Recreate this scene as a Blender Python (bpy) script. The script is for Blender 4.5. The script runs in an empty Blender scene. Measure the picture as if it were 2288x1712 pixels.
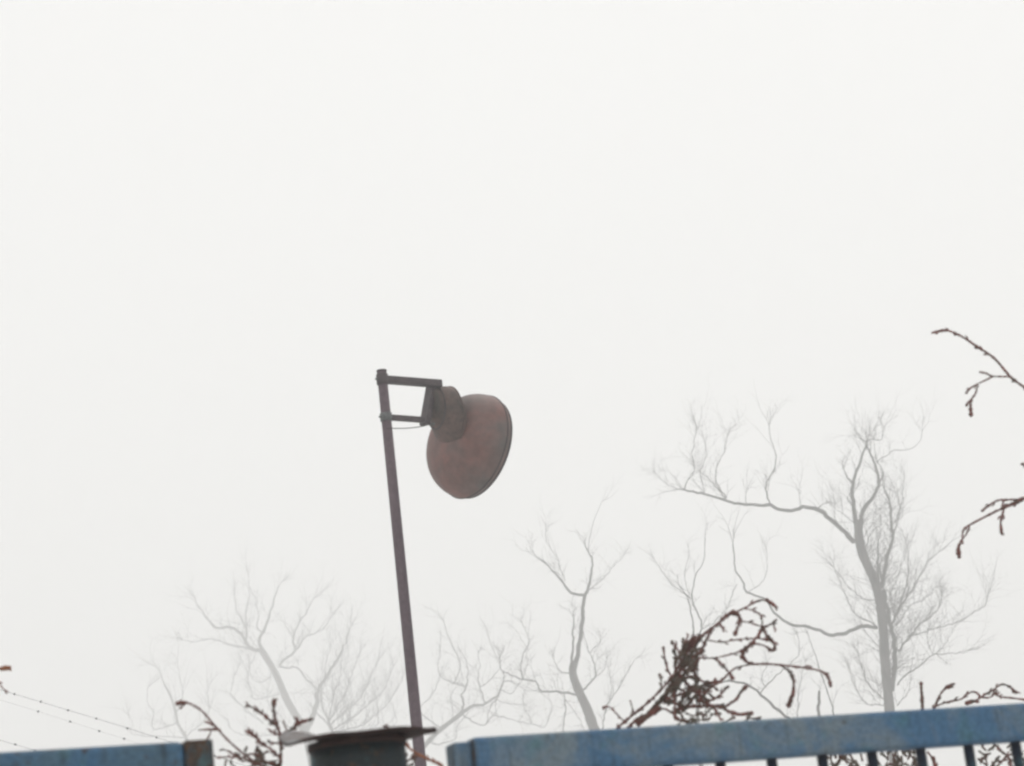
import bpy, math, random
from mathutils import Vector, Matrix

# ------------------------------------------------------------------ camera
SC = bpy.context.scene
COL = SC.collection
F_PX, CX, CY = 5382.0, 1144.0, 856.0          # focal length in pixels of the 2288 px wide photograph
PITCH, ROLL = math.radians(15.2), math.radians(6.5)
EYE = Vector((0, 0, 1.6))
FWD = Vector((0, math.cos(PITCH), math.sin(PITCH)))
R0 = Vector((1, 0, 0)); U0 = Vector((0, -math.sin(PITCH), math.cos(PITCH)))
RIGHT = R0 * math.cos(ROLL) - U0 * math.sin(ROLL)
UP = U0 * math.cos(ROLL) + R0 * math.sin(ROLL)
cam_d = bpy.data.cameras.new('camera')
cam = bpy.data.objects.new('camera', cam_d)
COL.objects.link(cam)
cam.matrix_world = Matrix(((RIGHT.x, UP.x, -FWD.x, EYE.x), (RIGHT.y, UP.y, -FWD.y, EYE.y),
                           (RIGHT.z, UP.z, -FWD.z, EYE.z), (0, 0, 0, 1)))
cam_d.sensor_fit = 'HORIZONTAL'; cam_d.sensor_width = 36.0
cam_d.lens = 36.0 * F_PX / 2288.0
cam_d.clip_start = 0.1; cam_d.clip_end = 3000.0
cam_d.dof.use_dof = True; cam_d.dof.focus_distance = 13.2; cam_d.dof.aperture_fstop = 10.5
SC.camera = cam

# ------------------------------------------------------------------ sky, sun, exposure
world = bpy.data.worlds.new('World'); SC.world = world; world.use_nodes = True
wn, wl = world.node_tree.nodes, world.node_tree.links
wn.clear()
w_out = wn.new('ShaderNodeOutputWorld'); w_bg = wn.new('ShaderNodeBackground')
w_sky = wn.new('ShaderNodeTexSky'); w_sky.sky_type = 'NISHITA'; w_sky.sun_disc = False
SUN_EL, SUN_AZ = math.radians(62), math.radians(20)
w_sky.sun_elevation = SUN_EL; w_sky.sun_rotation = SUN_AZ; w_sky.dust_density = 4.0
w_hsv = wn.new('ShaderNodeHueSaturation'); w_hsv.inputs['Saturation'].default_value = 0.05
w_tc = wn.new('ShaderNodeTexCoord'); w_sep = wn.new('ShaderNodeSeparateXYZ')
w_mr = wn.new('ShaderNodeMapRange')            # overcast sky: a little brighter towards the zenith
w_mr.inputs['From Min'].default_value = 0.0; w_mr.inputs['From Max'].default_value = 1.0
w_mr.inputs['To Min'].default_value = 9.35; w_mr.inputs['To Max'].default_value = 10.0
w_cmb = wn.new('ShaderNodeMix'); w_cmb.data_type = 'RGBA'; w_cmb.blend_type = 'MULTIPLY'
w_cmb.inputs['Factor'].default_value = 1.0
w_cmb.inputs['B'].default_value = (1.0, 0.996, 0.976, 1)
w_mix = wn.new('ShaderNodeMix'); w_mix.data_type = 'RGBA'; w_mix.inputs['Factor'].default_value = 0.92
wl.new(w_tc.outputs['Generated'], w_sep.inputs[0]); wl.new(w_sep.outputs['Z'], w_mr.inputs['Value'])
wl.new(w_mr.outputs['Result'], w_cmb.inputs['A'])
wl.new(w_sky.outputs['Color'], w_hsv.inputs['Color'])
wl.new(w_hsv.outputs['Color'], w_mix.inputs['A']); wl.new(w_cmb.outputs['Result'], w_mix.inputs['B'])
wl.new(w_mix.outputs['Result'], w_bg.inputs['Color'])
w_bg.inputs['Strength'].default_value = 0.1
wl.new(w_bg.outputs[0], w_out.inputs['Surface'])

sun_d = bpy.data.lights.new('sun', 'SUN'); sun_d.energy = 0.5; sun_d.angle = math.radians(30)
sun_d.color = (1.0, 0.97, 0.93)
sun = bpy.data.objects.new('sun', sun_d); COL.objects.link(sun)
_sd = Vector((math.sin(SUN_AZ) * math.cos(SUN_EL), math.cos(SUN_AZ) * math.cos(SUN_EL), math.sin(SUN_EL)))
sun.rotation_euler = _sd.to_track_quat('Z', 'Y').to_euler()

SC.view_settings.view_transform = 'Standard'; SC.view_settings.look = 'None'
SC.view_settings.gamma = 1.0; SC.view_settings.use_curve_mapping = False
SC.view_settings.exposure = 0.0
SC.cycles.volume_bounces = 3
SC.cycles.max_bounces = 8
SC.cycles.filter_width = 2.5
SC.cycles.use_denoising = True

rnd = random.Random(11)

# ------------------------------------------------------------------ helpers
def ray(px, py):
    return FWD + RIGHT * ((px - CX) / F_PX) - UP * ((py - CY) / F_PX)

def at(px, py, Y):
    d = ray(px, py)
    return EYE + d * (Y / d.y)

def at_z(px, py, z):
    d = ray(px, py)
    return EYE + d * ((z - EYE.z) / d.z)

def px_size(p):                                # metres covered by one photo pixel at a place
    return (p - EYE).dot(FWD) / F_PX

def on_plane(px, py, o, n):
    d = ray(px, py)
    return EYE + d * ((o - EYE).dot(n) / d.dot(n))

def props(o, label=None, cat=None, group=None, kind=None):
    for k, v in (('label', label), ('category', cat), ('group', group), ('kind', kind)):
        if v: o[k] = v
    return o

def thing(name, loc, label, cat, group=None):
    o = bpy.data.objects.new(name, None); COL.objects.link(o)
    o.location = loc; o.empty_display_size = 0.1
    return props(o, label, cat, group)

class MB:
    """collects geometry in world coordinates"""
    def __init__(self): self.v = []; self.f = []
    def add(self, vs, fs):
        b = len(self.v); self.v += [Vector(q) for q in vs]; self.f += [tuple(b + i for i in q) for q in fs]
    def tube(self, pts, rad, n=6, caps=True):
        pts = [Vector(p) for p in pts]
        if len(pts) < 2: return
        prev = None; rings = []
        for i, p in enumerate(pts):
            t = pts[min(i + 1, len(pts) - 1)] - pts[max(i - 1, 0)]
            if t.length < 1e-9: t = Vector((0, 0, 1))
            t.normalize()
            if prev is None:
                a = Vector((0, 0, 1)) if abs(t.z) < 0.9 else Vector((1, 0, 0))
                x = t.cross(a).normalized()
            else:
                x = (prev - t * prev.dot(t))
                x = x.normalized() if x.length > 1e-6 else t.orthogonal().normalized()
            prev = x; y = t.cross(x)
            r = rad[i] if isinstance(rad, (list, tuple)) else rad
            rings.append([p + (x * math.cos(2 * math.pi * k / n) + y * math.sin(2 * math.pi * k / n)) * r for k in range(n)])
        vs = [q for r_ in rings for q in r_]; fs = []
        for i in range(len(rings) - 1):
            for k in range(n):
                k2 = (k + 1) % n
                fs.append((i * n + k, i * n + k2, (i + 1) * n + k2, (i + 1) * n + k))
        if caps:
            fs.append(tuple(range(n - 1, -1, -1))); m = (len(rings) - 1) * n
            fs.append(tuple(range(m, m + n)))
        self.add(vs, fs)
    def box(self, c, ax, ay, az, h):
        c = Vector(c); vs = []
        for sx in (-1, 1):
            for sy in (-1, 1):
                for sz in (-1, 1):
                    vs.append(c + ax * (sx * h[0]) + ay * (sy * h[1]) + az * (sz * h[2]))
        self.add(vs, [(0, 1, 3, 2), (4, 6, 7, 5), (0, 4, 5, 1), (2, 3, 7, 6), (0, 2, 6, 4), (1, 5, 7, 3)])
    def loft(self, rings, close=True, cap0=True, cap1=True):
        n = len(rings[0]); vs = [q for r in rings for q in r]; fs = []
        for i in range(len(rings) - 1):
            for k in range(n if close else n - 1):
                k2 = (k + 1) % n
                fs.append((i * n + k, i * n + k2, (i + 1) * n + k2, (i + 1) * n + k))
        if cap0: fs.append(tuple(range(n - 1, -1, -1)))
        if cap1: fs.append(tuple(range((len(rings) - 1) * n, len(rings) * n)))
        self.add(vs, fs)
    def build(self, name, mat, parent=None, smooth=True, bevel=0.0, origin=None, kind=None):
        o0 = Vector(origin) if origin is not None else (abs_loc(parent) if parent else Vector((0, 0, 0)))
        me = bpy.data.meshes.new(name)
        me.from_pydata([tuple(q - o0) for q in self.v], [], self.f)
        me.update()
        if smooth:
            me.polygons.foreach_set('use_smooth', [True] * len(me.polygons))
        me.materials.append(mat)
        o = bpy.data.objects.new(name, me); COL.objects.link(o)
        if parent:
            o.parent = parent; o.location = o0 - abs_loc(parent)
        else:
            o.location = o0
        if bevel:
            b = o.modifiers.new('bevel', 'BEVEL'); b.width = bevel; b.segments = 3; b.limit_method = 'ANGLE'
            b.harden_normals = False
        if smooth and bevel:
            me.polygons.foreach_set('use_smooth', [False] * len(me.polygons))
        if kind: o['kind'] = kind
        return o

def abs_loc(o):
    v = Vector((0, 0, 0))
    while o is not None:
        v += o.location; o = o.parent
    return v

def circle(c, ax, r, n=32, ref=None):
    ax = ax.normalized(); x = (ref - ax * ref.dot(ax)).normalized() if ref is not None else ax.orthogonal().normalized()
    y = ax.cross(x)
    return [c + (x * math.cos(2 * math.pi * k / n) + y * math.sin(2 * math.pi * k / n)) * r for k in range(n)]

def smooth_poly(pts, step):
    """Catmull-Rom resampling of a list of tuples"""
    P = [Vector(p) for p in pts]
    if len(P) == 2:
        n = max(2, int((P[1] - P[0]).length / step))
        return [P[0].lerp(P[1], i / n) for i in range(n + 1)]
    P = [P[0] * 2 - P[1]] + P + [P[-1] * 2 - P[-2]]
    out = []
    for i in range(1, len(P) - 2):
        a, b, c, d = P[i - 1:i + 3]
        n = max(1, int((c - b).length / step))
        for k in range(n):
            t = k / n
            out.append(0.5 * ((2 * b) + (c - a) * t + (2 * a - 5 * b + 4 * c - d) * t * t + (3 * b - a - 3 * c + d) * t ** 3))
    out.append(P[-2].copy())
    return out

# ------------------------------------------------------------------ materials
def nodes(name):
    m = bpy.data.materials.new(name); m.use_nodes = True
    nt = m.node_tree; return m, nt.nodes, nt.links, nt.nodes['Principled BSDF']

def ramp(N, stops):
    r = N.new('ShaderNodeValToRGB'); e = r.color_ramp.elements
    while len(e) < len(stops): e.new(0.5)
    for el, (p, c) in zip(e, stops):
        el.position = p; el.color = (*c, 1) if len(c) == 3 else c
    return r

def noise(N, L, scale, detail=4, rough=0.6, dist=0.0, stretch=None, coord='Object'):
    tc = N.new('ShaderNodeTexCoord'); t = N.new('ShaderNodeTexNoise')
    t.inputs['Scale'].default_value = scale; t.inputs['Detail'].default_value = detail
    t.inputs['Roughness'].default_value = rough; t.inputs['Distortion'].default_value = dist
    if stretch:
        mp = N.new('ShaderNodeMapping'); mp.inputs['Scale'].default_value = stretch
        L.new(tc.outputs[coord], mp.inputs['Vector']); L.new(mp.outputs[0], t.inputs['Vector'])
    else:
        L.new(tc.outputs[coord], t.inputs['Vector'])
    return t

def mix(N, L, fac, a, b, mode='MIX'):
    m = N.new('ShaderNodeMix'); m.data_type = 'RGBA'; m.blend_type = mode
    for sock, v in ((m.inputs['Factor'], fac), (m.inputs['A'], a), (m.inputs['B'], b)):
        if hasattr(v, 'is_output'): L.new(v, sock)
        elif isinstance(v, (int, float)): sock.default_value = v
        else: sock.default_value = (*v, 1)
    return m.outputs['Result']

def bump(N, L, B, h, strength=0.3, dist=0.002):
    b = N.new('ShaderNodeBump'); b.inputs['Strength'].default_value = strength; b.inputs['Distance'].default_value = dist
    L.new(h, b.inputs['Height']); L.new(b.outputs[0], B.inputs['Normal'])

def paint_material(name, rust, blue=(0.055, 0.138, 0.25), chalk=(0.145, 0.195, 0.235)):
    m, N, L, B = nodes(name)
    big = noise(N, L, 7.5, 7, 0.68, 0.7)
    r1 = ramp(N, [(0.42, (0, 0, 0)), (0.60, (1, 1, 1))]); L.new(big.outputs['Fac'], r1.inputs[0])
    fine = noise(N, L, 130, 4, 0.7)
    r2 = ramp(N, [(0.3, (0.70, 0.71, 0.72)), (0.7, (1.25, 1.22, 1.20))]); L.new(fine.outputs['Fac'], r2.inputs[0])
    c = mix(N, L, r1.outputs[0], blue, chalk)
    green = noise(N, L, 22, 3, 0.5)
    r4 = ramp(N, [(0.55, (0, 0, 0)), (0.72, (0.55, 0.55, 0.55))]); L.new(green.outputs['Fac'], r4.inputs[0])
    c = mix(N, L, r4.outputs[0], c, (0.06, 0.17, 0.20))
    c = mix(N, L, 1.0, c, r2.outputs[0], 'MULTIPLY')
    sp = noise(N, L, 46, 5, 0.65)
    lo = 0.70 - 0.34 * rust
    r3 = ramp(N, [(lo, (0, 0, 0)), (lo + 0.10, (1, 1, 1))]); L.new(sp.outputs['Fac'], r3.inputs[0])
    rc = noise(N, L, 90, 4, 0.6)
    r5 = ramp(N, [(0.35, (0.022, 0.014, 0.010)), (0.7, (0.085, 0.045, 0.026))]); L.new(rc.outputs['Fac'], r5.inputs[0])
    c = mix(N, L, r3.outputs[0], c, r5.outputs[0])
    st = noise(N, L, 55, 4, 0.55, 0.2, (1, 1, 0.10))           # thin runs of dirt down the face
    r6 = ramp(N, [(0.58, (1, 1, 1)), (0.74, (0.62, 0.58, 0.54))]); L.new(st.outputs['Fac'], r6.inputs[0])
    c = mix(N, L, 1.0, c, r6.outputs[0], 'MULTIPLY')
    ch = noise(N, L, 260, 2, 0.5)                              # pin chips down to the steel
    r7 = ramp(N, [(0.70, (0, 0, 0)), (0.74, (1, 1, 1))]); L.new(ch.outputs['Fac'], r7.inputs[0])
    c = mix(N, L, r7.outputs[0], c, (0.04, 0.028, 0.022))
    L.new(c, B.inputs['Base Color'])
    B.inputs['Roughness'].default_value = 0.62
    B.inputs['Specular IOR Level'].default_value = 0.35
    bump(N, L, B, sp.outputs['Fac'], 0.35, 0.0015)
    return m

def metal_material(name, a, b, scale=30, rough=0.6, streak=None):
    m, N, L, B = nodes(name)
    n1 = noise(N, L, scale, 5, 0.65, 0.3, streak)
    r = ramp(N, [(0.33, a), (0.68, b)]); L.new(n1.outputs['Fac'], r.inputs[0])
    n2 = noise(N, L, scale * 6, 3, 0.6)
    r2 = ramp(N, [(0.3, (0.75, 0.75, 0.75)), (0.7, (1.15, 1.15, 1.15))]); L.new(n2.outputs['Fac'], r2.inputs[0])
    L.new(mix(N, L, 1.0, r.outputs[0], r2.outputs[0], 'MULTIPLY'), B.inputs['Base Color'])
    B.inputs['Roughness'].default_value = rough; B.inputs['Specular IOR Level'].default_value = 0.3
    bump(N, L, B, n1.outputs['Fac'], 0.25, 0.002)
    return m

def bark_material(name, a, b, scale=6):
    m, N, L, B = nodes(name)
    n1 = noise(N, L, scale, 6, 0.7, 0.4, (1, 1, 0.25))
    r = ramp(N, [(0.3, a), (0.7, b)]); L.new(n1.outputs['Fac'], r.inputs[0])
    L.new(r.outputs[0], B.inputs['Base Color']); B.inputs['Roughness'].default_value = 0.9
    B.inputs['Specular IOR Level'].default_value = 0.1
    bump(N, L, B, n1.outputs['Fac'], 0.6, 0.02)
    return m

def conifer_material(name, a, b, c):
    m, N, L, B = nodes(name)
    n1 = noise(N, L, 38, 4, 0.6)
    r = ramp(N, [(0.32, a), (0.5, b), (0.68, c)]); L.new(n1.outputs['Fac'], r.inputs[0])
    n2 = noise(N, L, 420, 3, 0.6)
    r2 = ramp(N, [(0.3, (0.6, 0.6, 0.6)), (0.7, (1.3, 1.3, 1.3))]); L.new(n2.outputs['Fac'], r2.inputs[0])
    L.new(mix(N, L, 1.0, r.outputs[0], r2.outputs[0], 'MULTIPLY'), B.inputs['Base Color'])
    B.inputs['Roughness'].default_value = 0.75; B.inputs['Specular IOR Level'].default_value = 0.2
    bump(N, L, B, n2.outputs['Fac'], 0.6, 0.002)
    return m

M_PAINT = paint_material('weathered_blue_paint', 0.10)
M_STILE = paint_material('rust_eaten_blue_paint', 0.74, (0.030, 0.062, 0.095), (0.05, 0.05, 0.042))
M_PANEL = paint_material('blue_paint_with_rust_spots', 0.34, (0.042, 0.125, 0.245), (0.062, 0.125, 0.185))
M_BAR = paint_material('dark_blue_bar_paint', 0.45, (0.008, 0.014, 0.032), (0.014, 0.018, 0.028))
M_POST = paint_material('grimy_teal_paint', 0.5, (0.008, 0.018, 0.025), (0.014, 0.022, 0.024))
M_CAP = metal_material('rusting_galvanised_sheet', (0.10, 0.055, 0.045), (0.25, 0.265, 0.27), 26, 0.6)
M_UNDER = metal_material('rusted_plate_underside', (0.018, 0.009, 0.008), (0.05, 0.020, 0.016), 40, 0.85)
M_POLE = metal_material('dull_primer_steel', (0.078, 0.052, 0.068), (0.13, 0.090, 0.106), 9, 0.7, (1, 1, 0.2))
M_ARM = metal_material('dark_bracket_steel', (0.042, 0.034, 0.038), (0.085, 0.064, 0.070), 22, 0.6)
M_CLAMP = metal_material('worn_galvanised_clamp', (0.07, 0.075, 0.075), (0.16, 0.17, 0.17), 40, 0.5)
M_HOUS = metal_material('stained_grey_housing', (0.045, 0.042, 0.036), (0.15, 0.085, 0.072), 8, 0.65)
M_REFL = metal_material('rust_bloomed_enamel', (0.110, 0.096, 0.090), (0.195, 0.082, 0.068), 2.7, 0.5)
M_RIM = metal_material('dark_rolled_rim', (0.03, 0.026, 0.03), (0.07, 0.055, 0.055), 18, 0.6)
M_CABLE = metal_material('black_cable', (0.03, 0.028, 0.03), (0.06, 0.05, 0.05), 30, 0.7)
M_WIRE = metal_material('rusted_wire', (0.05, 0.045, 0.055), (0.10, 0.085, 0.09), 50, 0.6)
M_BARK = bark_material('wet_grey_bark', (0.02, 0.019, 0.019), (0.12, 0.112, 0.108))
M_TWIG = bark_material('bare_twig_bark', (0.04, 0.035, 0.034), (0.075, 0.066, 0.064), 3)
M_CON = conifer_material('brown_green_scale_shoot', (0.25, 0.082, 0.066), (0.15, 0.064, 0.052), (0.092, 0.074, 0.055))
M_CONG = conifer_material('dull_olive_foliage', (0.13, 0.055, 0.044), (0.105, 0.076, 0.058), (0.14, 0.135, 0.11))
M_CONW = bark_material('conifer_stem_bark', (0.13, 0.058, 0.048), (0.22, 0.11, 0.095), 30)
M_RUST = metal_material('orange_brown_shoot', (0.24, 0.07, 0.035), (0.36, 0.16, 0.08), 60, 0.8)

def ground_material():
    m, N, L, B = nodes('pale_bounce_ground')  # unseen ground, made pale to brighten the haze from below
    a = noise(N, L, 0.35, 6, 0.6); b = noise(N, L, 14, 5, 0.7)
    r = ramp(N, [(0.32, (0.46, 0.455, 0.43)), (0.6, (0.74, 0.745, 0.75))]); L.new(a.outputs['Fac'], r.inputs[0])
    r2 = ramp(N, [(0.3, (0.86, 0.86, 0.85)), (0.7, (1.06, 1.06, 1.06))]); L.new(b.outputs['Fac'], r2.inputs[0])
    L.new(mix(N, L, 1.0, r.outputs[0], r2.outputs[0], 'MULTIPLY'), B.inputs['Base Color'])
    B.inputs['Roughness'].default_value = 0.95
    bump(N, L, B, b.outputs['Fac'], 0.6, 0.03)
    return m

# ------------------------------------------------------------------ ground
def terrain():
    g = MB(); n, half = 60, 430.0; vs = []; fs = []
    q = random.Random(4)
    for j in range(n + 1):
        for i in range(n + 1):
            x = -half + 2 * half * i / n; y = -half + 2 * half * j / n
            d = math.hypot(x, y)
            z = 0.0 if d < 35 else q.uniform(-0.12, 0.12) * min(1, (d - 35) / 60)
            vs.append((x, y, z))
    for j in range(n):
        for i in range(n):
            a = j * (n + 1) + i
            fs.append((a, a + 1, a + n + 2, a + n + 1))
    g.add(vs, fs)
    props(g.build('ground', ground_material(), smooth=True), kind='structure')
terrain()

# ------------------------------------------------------------------ haze
def haze():
    h = MB(); h.box((0, 0, 19.5), Vector((1, 0, 0)), Vector((0, 1, 0)), Vector((0, 0, 1)), (440, 440, 21.0))
    m = bpy.data.materials.new('winter_haze'); m.use_nodes = True
    N, L = m.node_tree.nodes, m.node_tree.links; N.clear()
    o = N.new('ShaderNodeOutputMaterial'); v = N.new('ShaderNodeVolumePrincipled')
    v.inputs['Color'].default_value = (0.999, 0.999, 0.999, 1)
    v.inputs['Density'].default_value = 0.0068
    v.inputs['Anisotropy'].default_value = 0.7
    L.new(v.outputs[0], o.inputs['Volume'])
    ob = h.build('haze', m, smooth=False); ob['kind'] = 'stuff'
haze()

# ------------------------------------------------------------------ blue gate, side panel, post
ZV = Vector((0, 0, 1))
GA = at(1012, 1649, 3.48)                                   # top left corner of the right leaf
GB = at_z(2288, 1569.0, GA.z)
GE = (GB - GA); GE.z = 0; GE.normalize()                    # along the gate
GN = Vector((-GE.y, GE.x, 0))                               # away from the camera

def bar_run(mb_name, root, start, count, spacing, top, bottom, mat, half=0.0084):
    first = None
    for k in range(count):
        p = start + GE * (spacing * k)
        if first is None:
            m = MB(); m.tube([Vector((p.x, p.y, bottom)), Vector((p.x, p.y, top))], half, 10)
            first = m.build(mb_name, mat, root, origin=(p.x, p.y, bottom))
            first.location = Vector((p.x, p.y, bottom)) - abs_loc(root)
        else:
            c = first.copy(); COL.objects.link(c); c.parent = root
            c.location = Vector((p.x, p.y, bottom)) - abs_loc(root)

def gate():
    RH, RD = 0.0595, 0.040
    root = thing('steel_gate', (GA.x, GA.y, 0), 'weathered blue steel gate with a broad top rail over dark upright bars', 'gate')
    L_ = 3.1
    m = MB(); c = GA + GE * (0.0285 + L_ / 2) + GN * (RD / 2) - ZV * (RH / 2)
    m.box(c, GE, GN, ZV, (L_ / 2, RD / 2, RH / 2)); m.build('top_rail', M_PAINT, root, bevel=0.009)
    m = MB(); zt = GA.z - 0.006
    m.box(Vector((GA.x, GA.y, 0)) + GE * 0.014 + GN * (RD / 2) + ZV * ((zt + 0.12) / 2), GE, GN, ZV, (0.014, RD / 2 - 0.002, (zt - 0.12) / 2))
    m.build('stile', M_PAINT, root, bevel=0.004)
    m = MB(); m.box(Vector((GA.x, GA.y, 0)) + GE * (0.0285 + L_) + GE * 0.03 + GN * (RD / 2) + ZV * ((zt + 0.12) / 2), GE, GN, ZV, (0.029, RD / 2, (zt - 0.12) / 2))
    m.build('stile', M_PAINT, root, bevel=0.004)
    m = MB(); m.box(Vector((GA.x, GA.y, 0)) + GE * (0.0285 + L_ / 2) + GN * (RD / 2) + ZV * 0.17, GE, GN, ZV, (L_ / 2 - .001, RD / 2, 0.03))
    m.build('bottom_rail', M_PAINT, root, bevel=0.005)
    o = GA + GN * (RD / 2)
    p1 = on_plane(1838, 1700, o, GN); p2 = on_plane(2166, 1685, o, GN)
    sp = (p2 - p1).dot(GE) / 3
    n0 = int(((p1 - GA).dot(GE) - 0.05) / sp)
    start = p1 - GE * (sp * n0)
    bar_run('bar', root, start, int((L_ - (start - GA).dot(GE)) / sp) + 1, sp, GA.z - RH + 0.002, 0.199, M_BAR)
    # a short weld drip below the rail: scraped weld seam at the stile
    m = MB(); w0 = GA + GE * 0.0285 - GN * 0.0012 - ZV * 0.004
    pts = [w0 - ZV * (0.0072 * i) + GE * rnd.uniform(-.001, .001) for i in range(8)]
    m.tube(pts, [0.0022 + rnd.uniform(-.0005, .0006) for _ in pts], 6); m.build('weld_seam', M_STILE, root)
gate()

def panel():
    Y = 3.36; RH, RD = 0.06, 0.04
    A = at(476, 1651.5, Y); B = at_z(0, 1679, A.z)
    e = (A - B); e.z = 0; e.normalize(); n = Vector((-e.y, e.x, 0))
    root = thing('fence_panel', (A.x, A.y, 0), 'blue steel fence panel with rust blotched end, left of the capped post', 'fence panel')
    L_ = 2.2
    m = MB(); m.box(A - e * (0.041 + L_ / 2) + n * (RD / 2) - ZV * (RH / 2), e, n, ZV, (L_ / 2, RD / 2, RH / 2))
    m.build('top_rail', M_PANEL, root, bevel=0.009)
    m = MB(); zt = A.z + 0.0008
    m.box(Vector((A.x, A.y, 0)) - e * 0.0205 + n * (RD / 2) + ZV * ((zt + 0.1) / 2), e, n, ZV, (0.0205, RD / 2 + 0.001, (zt - 0.1) / 2))
    s = m.build('stile', M_STILE, root, bevel=0.004); s['label'] = 'rust eaten end upright'
    m = MB(); m.box(Vector((A.x, A.y, 0)) - e * (0.041 + L_ / 2) + n * (RD / 2) + ZV * 0.15, e, n, ZV, (L_ / 2, RD / 2 - .002, 0.03))
    m.build('bottom_rail', M_PANEL, root, bevel=0.005)
    first = None; k = 0
    while 0.10 + 0.0735 * k < L_:
        p = A - e * (0.10 + 0.0735 * k) + n * (RD / 2)
        if first is None:
            b = MB(); b.tube([Vector((p.x, p.y, 0.18)), Vector((p.x, p.y, A.z - RH + .002))], 0.0084, 10)
            first = b.build('bar', M_BAR, root, origin=(p.x, p.y, 0.18))
        else:
            c = first.copy(); COL.objects.link(c); c.parent = root
            c.location = Vector((p.x, p.y, 0.18)) - abs_loc(root)
        k += 1
    m = MB(); q = A - e * (0.041 + L_ + 0.03) + n * (RD / 2)
    m.box(Vector((q.x, q.y, A.z / 2)), e, n, ZV, (0.029, 0.03, A.z / 2)); m.build('support_post', M_PANEL, root, bevel=0.005)
panel()

def post():
    Y = 3.44
    ctr = at(797, 1653, Y); r = 0.0685
    ztop = ctr.z - 0.004
    root = thing('gate_post', (ctr.x, ctr.y, 0), 'dark round steel gate post under a bent rusty plate cap', 'post')
    m = MB(); N_ = 40
    rings = [circle(Vector((ctr.x, ctr.y, z)), ZV, rr, N_, Vector((1, 0, 0))) for z, rr in
             ((-0.2, r), (1.0, r), (ztop - 0.12, r), (ztop - 0.03, r * 1.0), (ztop - 0.004, r))]
    m.loft(rings); m.build('shaft', M_POST, root)
    # bent disc cap
    m = MB(); NR, NT = 14, 64; R = 0.1095; th = 0.004
    def zz(x, y):
        u = x / R; v = y / R
        s = max(0.0, min(1.0, (-u - 0.20) / 0.75)); s = s * s * (3 - 2 * s)
        z = -0.054 * x + 0.006 * v + s * (0.024 * v + 0.003) + 0.005 * max(0.0, u) ** 2
        z += 0.0016 * math.sin(5 * u + 2 * v) + 0.0012 * math.sin(9 * v - 4 * u)
        return z
    top, bot = [], []
    for i in range(NR + 1):
        for k in range(NT):
            a = 2 * math.pi * k / NT; rr = R * i / NR * (1 + 0.018 * math.sin(3 * a + 1) + 0.010 * math.sin(7 * a))
            x, y = rr * math.cos(a) * 1.03, rr * math.sin(a)
            z = ztop + 0.006 + zz(x, y)
            top.append((ctr.x + x, ctr.y + y, z + th)); bot.append((ctr.x + x, ctr.y + y, z))
    nv = len(top); fs = []
    for i in range(NR):
        for k in range(NT):
            k2 = (k + 1) % NT; a, b, c, d = i * NT + k, i * NT + k2, (i + 1) * NT + k2, (i + 1) * NT + k
            fs.append((a, d, c, b)); fs.append((nv + a, nv + b, nv + c, nv + d))
    for k in range(NT):
        k2 = (k + 1) % NT; a, b = NR * NT + k, NR * NT + k2
        fs.append((a, nv + a, nv + b, b))
    m.add(top + bot, fs); cp = m.build('cap', M_CAP, root)
    cp.data.materials.append(M_UNDER)
    for i, pl in enumerate(cp.data.polygons):
        if i >= 2 * NR * NT or i % 2: pl.material_index = 1
    m = MB(); cc = Vector((ctr.x, ctr.y, ztop - 0.002))
    m.loft([circle(cc + ZV * dz, ZV, rr, 40, Vector((1, 0, 0))) for dz, rr in ((-0.007, r + .0012), (-0.003, r + .0028), (0.004, r + .0022))])
    m.build('weld_collar', M_UNDER, root)
post()

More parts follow.
